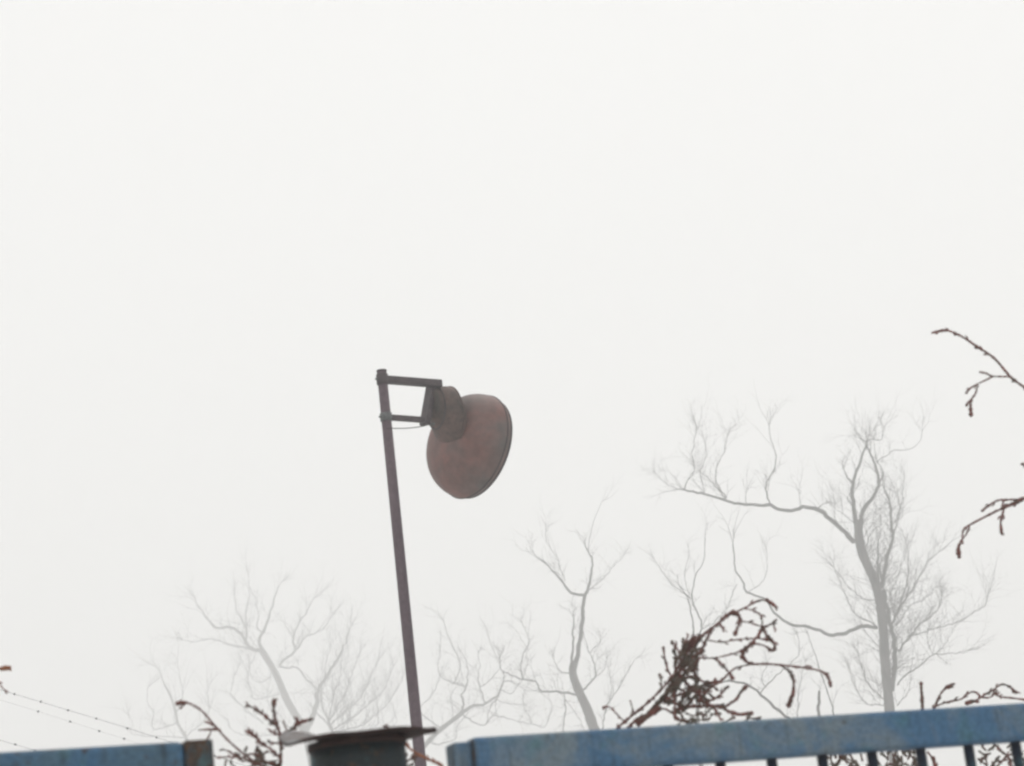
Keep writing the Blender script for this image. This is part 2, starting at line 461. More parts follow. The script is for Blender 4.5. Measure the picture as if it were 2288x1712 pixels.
# ------------------------------------------------------------------ lamp
def lamp():
    Yp = 12.5
    T = at(852.5, 829, Yp); s = px_size(T); Bm = at(935, 1661, Yp)
    pr = 11.8 * s
    root = thing('yard_lamp', (Bm.x, Bm.y, 0), 'rusty bell shaped floodlight bracketed to the top of a tall thin steel pole', 'lamp')
    base = Vector((Bm.x, Bm.y, -0.3))
    def on_pole(z):
        t = (z - Bm.z) / (T.z - Bm.z); p = Bm.lerp(T, t); return Vector((p.x, p.y, z))
    m = MB(); m.tube([on_pole(-0.3), on_pole(1.5), on_pole(3.2), on_pole(4.2), T - ZV * .002], [pr * 1.25, pr * 1.2, pr * 1.06, pr, pr * 0.92], 24)
    m.build('pole', M_POLE, root)
    m = MB(); m.tube([T - ZV * 0.005, T + ZV * 0.004], pr * 0.98, 24); m.build('pole_cap', M_ARM, root)
    # horizontal arms
    zt = at(855, 848, Yp).z; zl = at(862, 932.5, Yp).z
    E1 = at_z(984, 858, zt); E2 = at_z(947, 938.5, zl)
    def arm(P, Q, hw, hh):
        e = (Q - P).normalized(); n = ZV.cross(e).normalized(); u = e.cross(n)
        mm = MB(); mm.box((P + Q) / 2, e, n, u, ((Q - P).length / 2, hw, hh)); return mm
    P1 = on_pole(zt); P2 = on_pole(zl)
    e1 = (E1 - P1).normalized()
    arm(P1 + e1 * pr * .5, E1, 9 * s, 8.0 * s).build('arm', M_ARM, root, bevel=0.003)
    arm(P2 + (E2 - P2).normalized() * pr * .5, E2, 6 * s, 6.0 * s).build('arm', M_ARM, root, bevel=0.003)
    for z, h in ((zt, 12 * s), (zl, 9.5 * s)):
        m = MB(); c = on_pole(z)
        m.loft([circle(c + ZV * q, ZV, pr * rr, 24, Vector((1, 0, 0))) for q, rr in ((-h, 1.02), (-h * .95, 1.14), (h * .95, 1.14), (h, 1.02))])
        cl = m.build('clamp', M_CLAMP if z == zl else M_ARM, root)
        m = MB(); b0 = c - e1 * pr * 1.12
        m.tube([b0, b0 - e1 * pr * 0.42], pr * 0.2, 6); m.build('bolt', M_CLAMP, cl)
    # lamp head, seen from behind
    R = 123.5 * s * 1.0
    nd = (RIGHT * 0.927 - UP * 0.375).normalized()
    a = (nd * 0.835 + FWD * 0.55).normalized()
    vax = (UP * 0.927 + RIGHT * 0.375).normalized()
    Hb = at(966, 906, 12.74); Hf = at(1006, 938, 12.74 + 0.15 * R * 2)
    Mc = at(1060, 999, 12.97)
    ref = vax - a * vax.dot(a)
    # reflector: bell with thickness
    prof = []
    for i in range(22):
        t = i / 21 * math.pi / 2
        d = -math.cos(t) * 0.72; r = math.sin(t) ** 0.64
        prof.append((d, max(r, 0.001)))
    prof[-1] = (-0.005, 1.0); prof += [(0.045, 0.99), (0.085, 0.965), (0.115, 0.925)]
    m = MB()
    outer = [circle(Mc + a * (d * R), a, r * R, 56, ref) for d, r in prof]
    inner = [circle(Mc + a * ((d + (0.02 if d < -0.02 else 0)) * R), a, r * R * 0.975, 56, ref) for d, r in reversed(prof)]
    m.loft(outer + inner, True, True, True)
    refl = m.build('reflector', M_REFL, root)
    m = MB(); ring = circle(Mc + a * (0.112 * R), a, R * 0.94, 72, ref); ring.append(ring[0])
    m.tube(ring, 0.030 * R, 8, caps=False); m.build('rim', M_RIM, refl)
    m = MB(); ring = circle(Mc + a * (-0.01 * R), a, R * 1.0, 72, ref); ring.append(ring[0])
    m.tube(ring, 0.013 * R, 6, caps=False); m.build('bead', M_RIM, refl)
    # gear housing (frustum between bracket and bell)
    ax = (Hf - Hb).normalized()
    m = MB()
    spec = ((-0.1, .24, 0), (0.0, .315, 0), (0.16, .36, .0), (0.20, .385, .0), (0.55, .50, .3), (0.86, .580, .8), (1.0, .585, 1), (1.22, .50, 1), (1.7, .30, 1))
    rings = []; hn = (RIGHT * 0.88 + FWD * 0.47 - UP * 0.03).normalized()
    for t, rr, w in spec:
        n_ = hn
        rings.append(circle(Hb.lerp(Hf, t), n_, rr * R, 40, ref))
    m.loft(rings); hs = m.build('gear_housing', M_HOUS, root)
    m = MB()
    ringc = circle(Hb.lerp(Hf, 0.93), hn, 0.594 * R, 56, ref); ringc.append(ringc[0])
    m.tube(ringc, 0.012 * R, 6, caps=False); m.build('seam_band', M_HOUS, hs)
    ringc = circle(Hb.lerp(Hf, 0.2), hn, 0.385 * R, 56, ref); ringc.append(ringc[0])
    m = MB(); m.tube(ringc, 0.016 * R, 6, caps=False); m.build('cover_ring', M_RIM, hs)
    # bracket plate joining both arms to the housing back
    m = MB()
    k0 = at(964, 862, 12.72); k1 = at(949, 950, 12.70)
    ee = (k1 - k0).normalized(); nn = ee.cross(a).normalized()
    m.box((k0 + k1) / 2 + a * 0.0, ee, nn, ee.cross(nn).normalized(), ((k1 - k0).length / 2, 0.034, 0.014))
    m.build('mounting_plate', M_ARM, root, bevel=0.003)
    m = MB(); st = [at(944, 946.5, 12.70), at(958, 947.5, 12.69), at(971, 947.5, 12.70)]
    m.tube(st, 3.0 * s, 8); m.build('highlight_strip', M_CLAMP, root)  # pale strip modelled as the highlight at the lower arm's end
    # lifting lug on the dome
    # bulb, deep inside
    m = MB()
    m.loft([circle(Mc + a * (d * R), a, r * R, 16, ref) for d, r in ((-.62, .09), (-.5, .1), (-.42, .17), (-.28, .2), (-.14, .16), (-.08, .05))])
    mg = metal_material('dead_bulb_glass', (0.3, 0.3, 0.29), (0.4, 0.4, 0.39), 20, 0.25)
    m.build('bulb', mg, refl)
    # slack cable
    c0 = at(874, 957, Yp - 0.02); c1 = at(948, 952, 12.70)
    pts = [c0.lerp(c1, i / 12) - ZV * (4 * i / 12 * (1 - i / 12) * 2.5 * s) for i in range(13)]
    m = MB(); m.tube(pts, 1.1 * s, 6)
    c2 = [on_pole(c0.z) + Vector((0, -pr, 0)), c0]
    m.tube(c2, 1.1 * s, 6); m.build('cable', M_CABLE, root)
lamp()

# ------------------------------------------------------------------ barbed wire
def barbed():
    lines = [([(-60, 1524), (32, 1551), (152, 1587), (285, 1627), (350, 1648), (520, 1702)], [32, 91, 152, 215, 285, 350, 418, 480], 0.34),
             ([(-60, 1546), (85, 1590), (277, 1651), (400, 1690)], [85, 157, 222, 277, 335], 0.15),
             ([(-60, 1637), (34, 1664), (78, 1677), (240, 1728)], [34, 78, 121, 165], 0.32)]
    Y0 = 9.0
    A = at(-420, 1400, Y0 - 1.0); Bp = at(760, 1790, Y0 + 2.5)
    root = thing('barbed_wire_fence', (A.x, A.y, 0), 'thin sagging strands of rusted barbed wire slanting down behind the blue panel at left', 'barbed wire')
    def YY(px): return Y0 + px * 0.0016
    for pts, barbs, rp in lines:
        ext = [(-420, pts[0][1] - 105)] + pts + [(760, pts[-1][1] + (760 - pts[-1][0]) * 0.32)]
        W = smooth_poly([(x, y, 0) for x, y in ext], 18)
        P = [at(q.x, q.y, YY(q.x)) for q in W]
        m = MB(); s = px_size(P[0])
        q2 = []
        for i, p in enumerate(P): q2.append(p + ZV * (0.15 * s * math.sin(i * 1.7)))
        m.tube(q2, rp * s * 1.25, 5)
        w = m.build('wire', M_WIRE, root)
        k = barbs[-1]
        for bx in barbs:
            i = min(range(len(W)), key=lambda j: abs(W[j].x - bx)); c = at(bx, W[i].y + (bx - W[i].x) * 0.3, YY(bx))
            b = MB()
            d = (P[min(i + 1, len(P) - 1)] - P[max(i - 1, 0)]).normalized()
            b.tube([c - d * 3.0 * s, c - d * 1.2 * s, c + d * 1.2 * s, c + d * 3.0 * s], [0.9 * s, 1.7 * s, 1.7 * s, 0.9 * s], 6)
            for j in range(4):
                v = Vector((rnd.uniform(-1, 1), rnd.uniform(-1, 1), rnd.uniform(-1, 1))); v = (v - d * v.dot(d) * .8).normalized()
                b.tube([c, c + v * 4.5 * s], [0.8 * s, 0.35 * s], 4)
            b.build('barb', M_WIRE, w)
    for px in (-420, 760):
        p = at(px, 1500, YY(px)); zt = at(px, 1390 if px < 0 else 1740, YY(px)).z + 0.1
        m = MB(); m.tube([Vector((p.x, p.y, -0.2)), Vector((p.x, p.y, zt))], 0.035, 10); m.build('support_post', M_POLE, root)
barbed()

# ------------------------------------------------------------------ bare trees
def twig_grow(mb, p, d, length, r0, level, q, upness, wig):
    """a kinked twig that forks at its knots; every fork turns the leader the other way"""
    n = (6, 4, 3)[level]
    pts = [p.copy()]; rad = [r0]; cur = p.copy(); dd = d.normalized(); forks = []
    for i in range(n):
        t = (i + 1) / n
        cur = cur + dd * (length / n * q.uniform(0.7, 1.3)); pts.append(cur.copy())
        rad.append(max(r0 * (1 - 0.80 * t), r0 * 0.2))
        turn = Vector((q.gauss(0, wig), q.gauss(0, wig), q.gauss(0, wig) + upness * 0.5))
        if level < 2 and q.random() < (0.85 if level == 0 else 0.6):
            side = dd.orthogonal().normalized(); side.rotate(Matrix.Rotation(q.uniform(0, 6.28), 3, dd))
            side = (side + ZV * 0.25).normalized()
            forks.append((cur.copy(), dd * q.uniform(0.55, 1.0) + side * q.uniform(0.4, 0.9), rad[-1], t))
            turn -= side * q.uniform(0.1, 0.35)
        dd = (dd + turn).normalized()
    mb.tube(pts, rad, 3, caps=False)
    for (c, nd, r, t) in forks:
        twig_grow(mb, c, nd, length * q.uniform(0.28, 0.6) * (1.1 - 0.45 * t), max(r * 0.8, r0 * 0.3), level + 1, q, upness, wig)

def bare_tree(label, Y, trunk, trunk_r, limbs, twigs, seed, group='bare trees fading into the fog', trunk_extra=None):
    """trunk: pixel points from the lowest visible one upwards; limbs: (points, r0, r1, depth change in metres, twig density)"""
    q = random.Random(seed)
    s = Y / F_PX * 1.04
    base = at(trunk[0][0], trunk[0][1], Y)
    lean = at(trunk[1][0], trunk[1][1], Y) - base
    bx = base.x + (-lean.x / max(lean.z, .1)) * base.z * 0.25
    root = thing('bare_tree', (bx, Y, 0), label, 'tree', group)
    done = []                                             # (px, py, depth, radius px) of everything grown
    W = smooth_poly([(x, y, 0) for x, y in trunk], 9)
    P = [at(w.x, w.y, Y) for w in W]; n = len(P)
    rad = [trunk_r[0] + (trunk_r[1] - trunk_r[0]) * (i / (n - 1)) for i in range(n)]
    rad = [r * s * (1 + q.uniform(-.07, .07)) for r in rad]
    low = [Vector((bx + q.uniform(-.1, .1), Y, -0.4)), Vector((bx, Y, 0.5)).lerp(P[0], 0.03), Vector((bx, Y, 0)).lerp(P[0], 0.35), Vector((bx, Y, 0)).lerp(P[0], 0.7)]
    m = MB(); m.tube(low + P, [rad[0] * 1.8, rad[0] * 1.5, rad[0] * 1.25, rad[0] * 1.1] + rad, 12)
    m.build('trunk', M_BARK, root)
    for w, r in zip(W, rad): done.append((w.x, w.y, Y))
    tw = MB(); jobs = []
    for i in range(n): jobs.append((P[i], (P[min(i + 1, n - 1)] - P[max(i - 1, 0)]).normalized(), rad[i], 'trunk'))
    for spec in limbs:
        pts, r0, r1, dy, dens = spec
        W = smooth_poly([(x, y, 0) for x, y in pts], 8)
        j = min(done, key=lambda d: (d[0] - pts[0][0]) ** 2 + (d[1] - pts[0][1]) ** 2)
        y0 = j[2]; n = len(W)
        P = []; rr = []
        for i, w in enumerate(W):
            t = i / (n - 1); wob = (q.gauss(0, 1.1), q.gauss(0, 1.1)) if 0 < i < n - 1 else (0, 0)
            yy = y0 + dy * t
            P.append(at(w.x + wob[0] * min(1, r0), w.y + wob[1] * min(1, r0), yy))
            rr.append((r0 + (r1 - r0) * t) * 0.88 * s * (1 + q.uniform(-.1, .1)))
            done.append((w.x, w.y, yy))
        m = MB(); m.tube(P, rr, 8 if r0 > 3 else 5); m.build('limb' if r0 > 2.4 else 'branch', M_BARK if r0 > 2 else M_TWIG, root)
        for i in range(n):
            e = (P[min(i + 1, n - 1)] - P[max(i - 1, 0)]).normalized()
            for _ in range(int(dens * 1.4) + (1 if q.random() < (dens * 1.4) % 1 else 0)):
                t = i / (n - 1)
                side = Vector((q.gauss(0, 1), q.gauss(0, 1), q.gauss(0.25, 0.8))).normalized()
                dirv = e * (0.35 + 0.5 * t) + side * 0.75 + ZV * twigs['up']
                twig_grow(tw, P[i], dirv, s * q.uniform(*twigs['len']), max(0.28, min(rr[i] / s * 0.42, twigs['r'] * .8)) * s, 0 if q.random() < .6 else 1, q, twigs['pull'], twigs['wig'])
        e = (P[-1] - P[-2]).normalized()
        for _ in range(twigs.get('tip', 3)):
            side = Vector((q.gauss(0, 1), q.gauss(0, 1), q.gauss(0.2, 1))).normalized()
            twig_grow(tw, P[-1], e + side * 0.5, s * q.uniform(*twigs['len']), max(0.28, min(r1 * .7, twigs['r'] * .8)) * s, 0, q, twigs['pull'], twigs['wig'])
    for (cx, cy, wx, wy, cnt, dx, dyy) in (trunk_extra or ()):      # sprigs from along the trunk
        for _ in range(cnt):
            k = q.choice(jobs)
            px_ = q.uniform(cx - wx, cx + wx); py_ = q.uniform(cy - wy, cy + wy)
            c = min(jobs, key=lambda jb: abs((jb[0] - at(px_, py_, Y)).z))
            dirv = RIGHT * dx * q.uniform(.2, 1) - UP * dyy * q.uniform(.3, 1) + FWD * q.uniform(-.6, .6)
            twig_grow(tw, c[0], dirv, s * q.uniform(*twigs['len']) * 1.25, twigs['r'] * .8 * s, 0, q, twigs['pull'], twigs['wig'])
    o = tw.build('twigs', M_TWIG, root); o['kind'] = 'stuff'
    return root

def C(ox, oy, sc, pts): return [(ox + x / sc, oy + y / sc) for x, y in pts]

# --- tall tree at the right
k = lambda *p: C(1460, 900, 2.364, p)
k4 = lambda *p: C(1860, 1200, 4.138, p)
k3 = lambda *p: C(1860, 880, 4.598, p)
T_R = k((1254, 1740), (1247, 1620), (1226, 1400), (1212, 1180), (1188, 1010), (1150, 900), (1105, 800), (1085, 700), (1083, 620))
bare_tree('tall bare tree at far right with a long crooked arm reaching left', 80.0, T_R, (11.0, 9.6), [
    (k((1258, 1520), (1272, 1430), (1277, 1340), (1264, 1240), (1240, 1120), (1215, 990)), 6.0, 5.0, 0.8, 0.15),
    (k((1070, 640), (1060, 560), (1052, 430), (1095, 310), (1118, 240)), 6.0, 2.2, -1, 0.35),
    (k((1098, 640), (1112, 560), (1160, 495), (1190, 420), (1170, 330), (1130, 235)), 5.8, 1.9, 1, 0.3),
    (k((1050, 425), (1022, 395), (1005, 350)), 2.8, 1.0, -1, 0.2),
    (k((1190, 425), (1215, 388), (1195, 330), (1180, 310)), 2.6, 1.0, 1, 0.3),
    (k((1125, 245), (1122, 200), (1150, 190), (1205, 195), (1215, 140)), 1.6, .7, 1, 0.6),
    (k((1122, 205), (1100, 190), (1075, 165)), 1.4, .6, -1, 0.8),
    (k((1180, 320), (1260, 260), (1340, 245), (1400, 215), (1420, 150)), 1.2, .6, 2, 0.5),
    (k((1205, 975), (1222, 880), (1240, 810), (1262, 720), (1255, 600), (1245, 520), (1225, 470)), 5.5, 2.2, 2, 0.8),
    (k((1190, 975), (1186, 860), (1188, 735)), 3.2, 2.0, -1, 0.25),
    (k((1205, 940), (1196, 850)), 2.4, 1.4, 2, 0.3),
    (k((1270, 700), (1300, 560), (1290, 480)), 1.6, .7, 2, 0.8),
    (k((1060, 735), (1000, 672), (930, 610), (862, 562), (790, 553), (705, 571), (620, 546), (530, 540), (430, 530), (330, 500), (230, 472), (150, 455)), 6.2, 2.0, -4, 0.07),
    (k((620, 546), (592, 460), (600, 420), (645, 330), (640, 260), (615, 180), (610, 120)), 2.0, .7, -1, 0.28),
    (k((385, 505), (335, 420), (332, 350), (370, 260), (392, 175)), 1.5, .6, -1, 0.35),
    (k((380, 505), (290, 400), (245, 360)), 1.4, .6, 1, 0.5),
    (k((165, 458), (180, 410), (215, 360), (205, 270), (225, 150)), 1.4, .6, -1, 0.5),
    (k((270, 480), (250, 370), (280, 280), (265, 190)), 1.1, .5, 1, 0.5),
    (k((490, 530), (488, 480)), 1.1, .6, 0, 0.2), (k((775, 555), (772, 490)), 1.0, .6, 0, 0.2), (k((865, 565), (895, 535)), 2.2, .8, 0, 0.3),
    (k((150, 455), (80, 440), (20, 380)), 1.0, .5, -1, 0.5),
    (k((1180, 1187), (1090, 1180), (1020, 1215), (950, 1228), (880, 1205), (800, 1180), (725, 1175), (665, 1135), (625, 1090), (600, 1045), (560, 1025), (490, 1000), (470, 930), (435, 885), (420, 740)), 4.8, 1.2, -3, 0.10),
    (k((500, 1000), (570, 950), (600, 890), (600, 800)), .9, .5, 1, 0.3),
    (k((440, 960), (410, 1030), (390, 1090)), .9, .5, 1, 0.2),
    (k((1175, 1180), (1150, 1160), (1060, 1110), (1020, 1030), (960, 880), (950, 850)), 1.6, .6, 2, 0.6),
    (k((1190, 1290), (1120, 1210), (1100, 1180)), 1.3, .6, 1, 0.6),
    (k4((400, 580), (280, 570), (130, 430), (10, 280)), 1.4, .6, 1, 0.6),
    (k4((570, 780), (640, 560), (690, 420), (700, 260), (690, 90)), 2.0, .8, 2, 0.6),
    (k4((545, 800), (660, 600), (780, 420), (870, 250), (980, 140)), 2.4, .8, 1, 0.8),
    (k4((610, 1060), (700, 940), (830, 790), (960, 690), (1010, 560)), 2.6, .9, -2, 0.9),
    (k4((590, 820), (720, 640), (860, 560), (960, 460)), 1.6, .7, 3, 1.0),
    (k4((700, 930), (960, 840), (1130, 800), (1260, 730), (1400, 640), (1440, 520)), 1.5, .6, -2, 0.7),
    (k4((600, 1370), (680, 1270), (800, 1200), (930, 1090), (1100, 1080), (1240, 1055)), 2.2, .8, 1, 0.35),
    (k4((930, 1090), (990, 1040), (1060, 960), (1130, 830)), 1.0, .5, 1, 0.6),
    (k4((970, 1090), (1060, 1170)), 1.0, .5, 1, 0.2), (k4((920, 1080), (880, 980), (880, 860)), 1.0, .5, 1, 0.6),
    (k4((600, 1560), (700, 1450), (720, 1330)), 1.3, .6, 1, 0.7),
    (k4((470, 1500), (330, 1360), (260, 1180), (230, 1050)), 1.6, .7, 1, 1.2),
    (k4((470, 1560), (300, 1530), (190, 1330), (160, 1240)), 1.4, .7, 2, 1.2),
    (k4((570, 700), (540, 520), (620, 330), (680, 150)), 1.3, .6, 2, 0.7),
    (k3((230, 1330), (110, 1230), (100, 1150)), 1.2, .6, -1, 0.6), (k3((200, 1150), (155, 1090), (170, 1040)), 1.4, .8, 0, 0.2),
    (k3((200, 1480), (60, 1360), (20, 1200), (10, 1000)), 1.1, .5, 2, 0.5),
    (k3((600, 1400), (700, 1180), (720, 1000), (740, 850)), 1.3, .6, 1, 0.8),
    (k3((330, 1600), (420, 1400), (500, 1340), (480, 1200)), 1.3, .6, 1, 0.9),
], dict(len=(45, 105), r=.85, up=0.55, pull=0.10, wig=0.20, tip=3), 21,
    trunk_extra=[(2000, 1380, 40, 150, 60, 1.0, -1.0), (1930, 1400, 20, 160, 14, -1.0, -1.0), (1950, 1200, 10, 90, 16, .6, -1.2)])

# --- middle tree
k = lambda *p: C(1100, 1100, 3.01, p)
bare_tree('slim bare tree with a Y shaped top between lamp and conifer', 90.0,
    k((720, 1690), (680, 1580), (640, 1465), (590, 1355), (550, 1255), (540, 1190), (552, 1140)), (12.0, 8.5), [
    (k((556, 1150), (580, 1060), (598, 900), (612, 780), (620, 695), (640, 665)), 5.6, 4.0, 0, 0.06),
    (k((640, 665), (655, 600), (672, 520), (674, 470), (655, 420), (630, 372)), 3.2, 1.6, 1, 0.06),
    (k((645, 395), (655, 320), (680, 200), (705, 130), (740, 60)), .9, .45, 0, 0.1),
    (k((620, 692), (575, 685), (530, 680), (490, 630), (445, 570), (390, 510), (340, 465), (295, 435)), 3.6, 1.2, -1, 0.2),
    (k((490, 600), (450, 490), (430, 430), (375, 360), (360, 270)), .9, .5, 1, 0.4),
    (k((655, 650), (740, 590), (800, 520), (880, 430)), .8, .45, 1, 0.35),
    (k((538, 1150), (540, 1030), (548, 850)), 3.4, 1.2, -1, 0.05),
    (k((605, 1335), (660, 1280), (695, 1240), (685, 1160), (650, 1070), (620, 980)), 2.4, .8, 1, 0.3),
    (k((690, 1240), (750, 1200), (770, 1120)), 1.0, .5, 1, 0.5), (k((660, 1080), (710, 1030), (730, 980)), .9, .5, 1, 0.6),
    (k((570, 1365), (460, 1345), (330, 1337), (290, 1275), (205, 1258), (130, 1230), (60, 1195), (50, 1120)), 2.9, 1.0, -2, 0.25),
    (k((205, 1255), (190, 1160), (220, 1060), (245, 1000), (200, 880)), 1.3, .5, 1, 0.35),
    (k((530, 1215), (470, 1215), (430, 1170), (415, 1130)), 1.6, .7, -1, 0.4),
    (k((480, 1350), (490, 1450), (475, 1590)), 1.2, 1.5, 1, 0.4),
    (k((490, 1390), (580, 1510), (600, 1560)), .9, .6, 1, 0.3),
    (k((740, 1600), (775, 1430), (850, 1320), (915, 1200), (980, 1110)), 1.7, .6, 3, 0.5),
    (k((790, 1420), (800, 1280), (780, 1180)), .9, .5, 2, 0.5),
    (k((70, 1210), (75, 1290), (30, 1390)), 1.0, .6, 1, 0.4),
], dict(len=(35, 85), r=.7, up=0.4, pull=0.06, wig=0.24, tip=3), 8)

# --- pale tree at the left
k = lambda *p: C(180, 1280, 3.687, p)
bare_tree('pale spreading bare tree behind the left conifer sprigs', 172.0,
    k((1860, 1330), (1790, 1205), (1700, 1050), (1640, 905), (1590, 800), (1530, 700), (1480, 620)), (8.5, 6.5), [
    (k((1855, 1320), (1900, 1200), (1948, 1060), (1948, 970), (2000, 900), (2060, 790), (2130, 690), (2180, 580), (2215, 470)), 7.5, 1.4, 1, 0.35),
    (k((1475, 640), (1420, 630), (1365, 575), (1345, 530), (1290, 480), (1230, 450), (1100, 445), (1050, 380), (1000, 310), (950, 240)), 4.6, 1.2, -1, 0.45),
    (k((1420, 630), (1300, 608), (1190, 585), (1130, 555), (1050, 550), (940, 570), (850, 555)), 2.2, .8, 2, 0.5),
    (k((1485, 610), (1478, 540), (1530, 430), (1560, 340), (1600, 210), (1645, 90)), 4.2, .9, 1, 0.35),
    (k((1500, 490), (1450, 450), (1470, 340), (1450, 280)), 1.8, .8, 1, 0.5),
    (k((1365, 560), (1370, 480), (1350, 410), (1290, 330), (1265, 200)), 2.0, .7, 1, 0.4),
    (k((1368, 470), (1362, 330), (1385, 200), (1385, 30)), 1.3, .6, -1, 0.25),
    (k((1640, 760), (1700, 700), (1765, 640), (1752, 540), (1790, 440), (1850, 340), (1935, 200)), 2.9, .9, 2, 0.6),
    (k((1770, 640), (1830, 560), (1870, 520), (1990, 470), (2060, 370)), 2.2, .9, -1, 0.4),
    (k((1625, 770), (1720, 780), (1790, 790), (1850, 860), (1940, 960)), 2.2, 2.2, 0, 0.5),
    (k((1560, 860), (1490, 905), (1420, 880), (1390, 800)), 1.2, .6, 0, 0.8),
    (k((1640, 1000), (1440, 1040), (1400, 960), (1380, 850), (1400, 760)), 1.2, .6, 2, 0.9),
    (k((1500, 1240), (1350, 1120), (1260, 1030), (1245, 950), (1300, 780)), 1.4, .6, 2, 0.7),
    (k((1700, 1340), (1310, 1330), (1200, 1210), (1080, 1110)), 1.6, .6, 2, 0.4),
    (k((1760, 1300), (1600, 1180), (1540, 1020), (1560, 900)), 1.4, .6, 2, 0.6),
    (k((2060, 1300), (2020, 1230), (1955, 1165)), 1.8, 1.8, 0, 0.2),
], dict(len=(40, 95), r=.75, up=0.5, pull=0.06, wig=0.2, tip=3), 5)

# --- brushy thicket tree between left tree and lamp pole
k = lambda *p: C(340, 1240, 2.765, p)
bare_tree('brushy bare tree with fine upright twigs just left of the lamp pole', 150.0,
    k((1130, 1160), (1110, 1080), (1090, 1030)), (3.4, 2.4), [
    (k((1090, 1040), (1150, 930), (1190, 860), (1230, 740), (1290, 590)), 1.8, .6, 2, 0.9),
    (k((1100, 1060), (1200, 960), (1270, 900), (1330, 800), (1400, 640)), 1.8, .6, -2, 0.9),
    (k((1110, 1080), (1230, 1010), (1330, 930), (1430, 830), (1490, 690)), 1.8, .6, 2, 0.9),
    (k((1120, 1100), (1280, 1060), (1400, 970), (1470, 900), (1540, 780)), 1.8, .6, -1, 0.8),
    (k((1085, 1040), (1120, 880), (1160, 760), (1170, 620)), 1.6, .6, 1, 0.8),
    (k((1130, 1120), (1350, 1080), (1400, 1010), (1390, 900)), 1.4, .6, 3, 0.8),
    (k((1095, 1040), (1040, 900), (1060, 760), (1100, 560)), 1.3, .6, -2, 0.6),
    (k((1130, 1130), (1480, 1060), (1500, 980), (1460, 880)), 1.3, .6, 1, 0.6),
], dict(len=(50, 100), r=.7, up=0.75, pull=0.14, wig=0.15, tip=2), 33)

# --- tree right of the lamp pole
k = lambda *p: C(880, 1300, 4.254, p)
bare_tree('low crooked bare tree just right of the lamp pole', 130.0,
    k((260, 1600), (340, 1505), (450, 1400), (600, 1285), (660, 1235)), (5.0, 4.8), [
    (k((660, 1235), (760, 1180), (880, 1150), (980, 1085), (1015, 1010), (1040, 950), (1090, 940), (1180, 990)), 4.2, 1.0, 1, 0.5),
    (k((650, 1240), (655, 1160), (648, 1080), (690, 990), (700, 870), (690, 760)), 2.8, .8, -1, 0.55),
    (k((690, 1000), (560, 960), (440, 890), (420, 790), (440, 700)), 1.6, .7, 1, 0.55),
    (k((560, 970), (620, 850), (620, 740), (560, 620), (520, 520), (470, 370)), 1.4, .6, -1, 0.5),
    (k((450, 1400), (250, 1230), (340, 1100), (410, 980), (440, 890)), 1.5, .8, 2, 0.4),
    (k((870, 1155), (830, 1040), (800, 930), (810, 800), (800, 690)), 1.8, .7, 1, 0.55),
    (k((820, 1000), (920, 930), (1010, 800), (950, 660), (900, 520)), 1.3, .6, -2, 0.5),
    (k((650, 1250), (740, 1330), (870, 1360), (940, 1270), (1080, 1300), (1180, 1330)), 1.8, .9, 2, 0.4),
    (k((880, 1350), (900, 1220), (960, 1130), (1100, 1160), (1240, 1170)), 1.3, .7, 2, 0.5),
    (k((1010, 1020), (1100, 1060), (1180, 990), (1240, 880), (1270, 640), (1150, 450)), 1.2, .6, 2, 0.4),
    (k((560, 1310), (560, 1170), (540, 1080), (600, 980)), 1.1, .6, -2, 0.5),
    (k((1180, 1330), (1310, 1350), (1240, 1200), (1230, 1080), (1290, 960)), 1.2, .6, 1, 0.5),
    (k((1310, 1350), (1430, 1390), (1480, 1270), (1490, 1150), (1400, 1060)), 1.3, .6, 1, 0.5),
    (k((330, 1520), (430, 1540), (580, 1500), (590, 1380), (700, 1250)), 1.3, .6, -2, 0.6),
], dict(len=(35, 80), r=.65, up=0.35, pull=0.06, wig=0.26, tip=2), 14)

# --- bare tree behind the conifer
k = lambda *p: C(1460, 900, 2.364, p)
bare_tree('low bare tree with forked bare stems rising behind the conifer', 66.0,
    k((235, 1750), (232, 1560), (228, 1400), (222, 1290)), (4.4, 3.0), [
    (k((218, 1300), (210, 1180), (195, 1090), (180, 1030), (140, 970)), 2.6, 1.0, -1, 0.15),
    (k((226, 1290), (255, 1180), (230, 1110), (205, 1030), (222, 920), (268, 830), (272, 700)), 2.2, .6, 1, 0.15),
    (k((205, 1040), (170, 1010), (100, 960), (20, 850)), 1.0, .5, 1, 0.2),
    (k((195, 1050), (165, 900), (190, 800)), .8, .5, 1, 0.15),
    (k((250, 1200), (330, 1150), (380, 1090)), 1.2, .6, 1, 0.3),
    (k((225, 1500), (300, 1480), (400, 1470), (480, 1485), (540, 1520), (620, 1590), (730, 1680)), 2.0, 3.6, -2, 0.1),
    (k((560, 1545), (590, 1500), (650, 1440), (720, 1380), (770, 1320), (765, 1240)), 1.5, .6, 1, 0.3),
    (k((595, 1500), (570, 1460), (600, 1380)), 1.0, .5, 1, 0.3),
    (k((960, 1690), (935, 1570), (905, 1490), (870, 1380), (830, 1260), (820, 1230)), 1.8, .8, 1, 0.2),
    (k((874, 1690), (873, 1620), (876, 1525)), 4.0, 3.2, 1, 0.0),
    (k((760, 1690), (770, 1500), (800, 1380)), 1.0, .5, 1, 0.6),
], dict(len=(30, 75), r=.7, up=0.5, pull=0.08, wig=0.2, tip=2), 27)

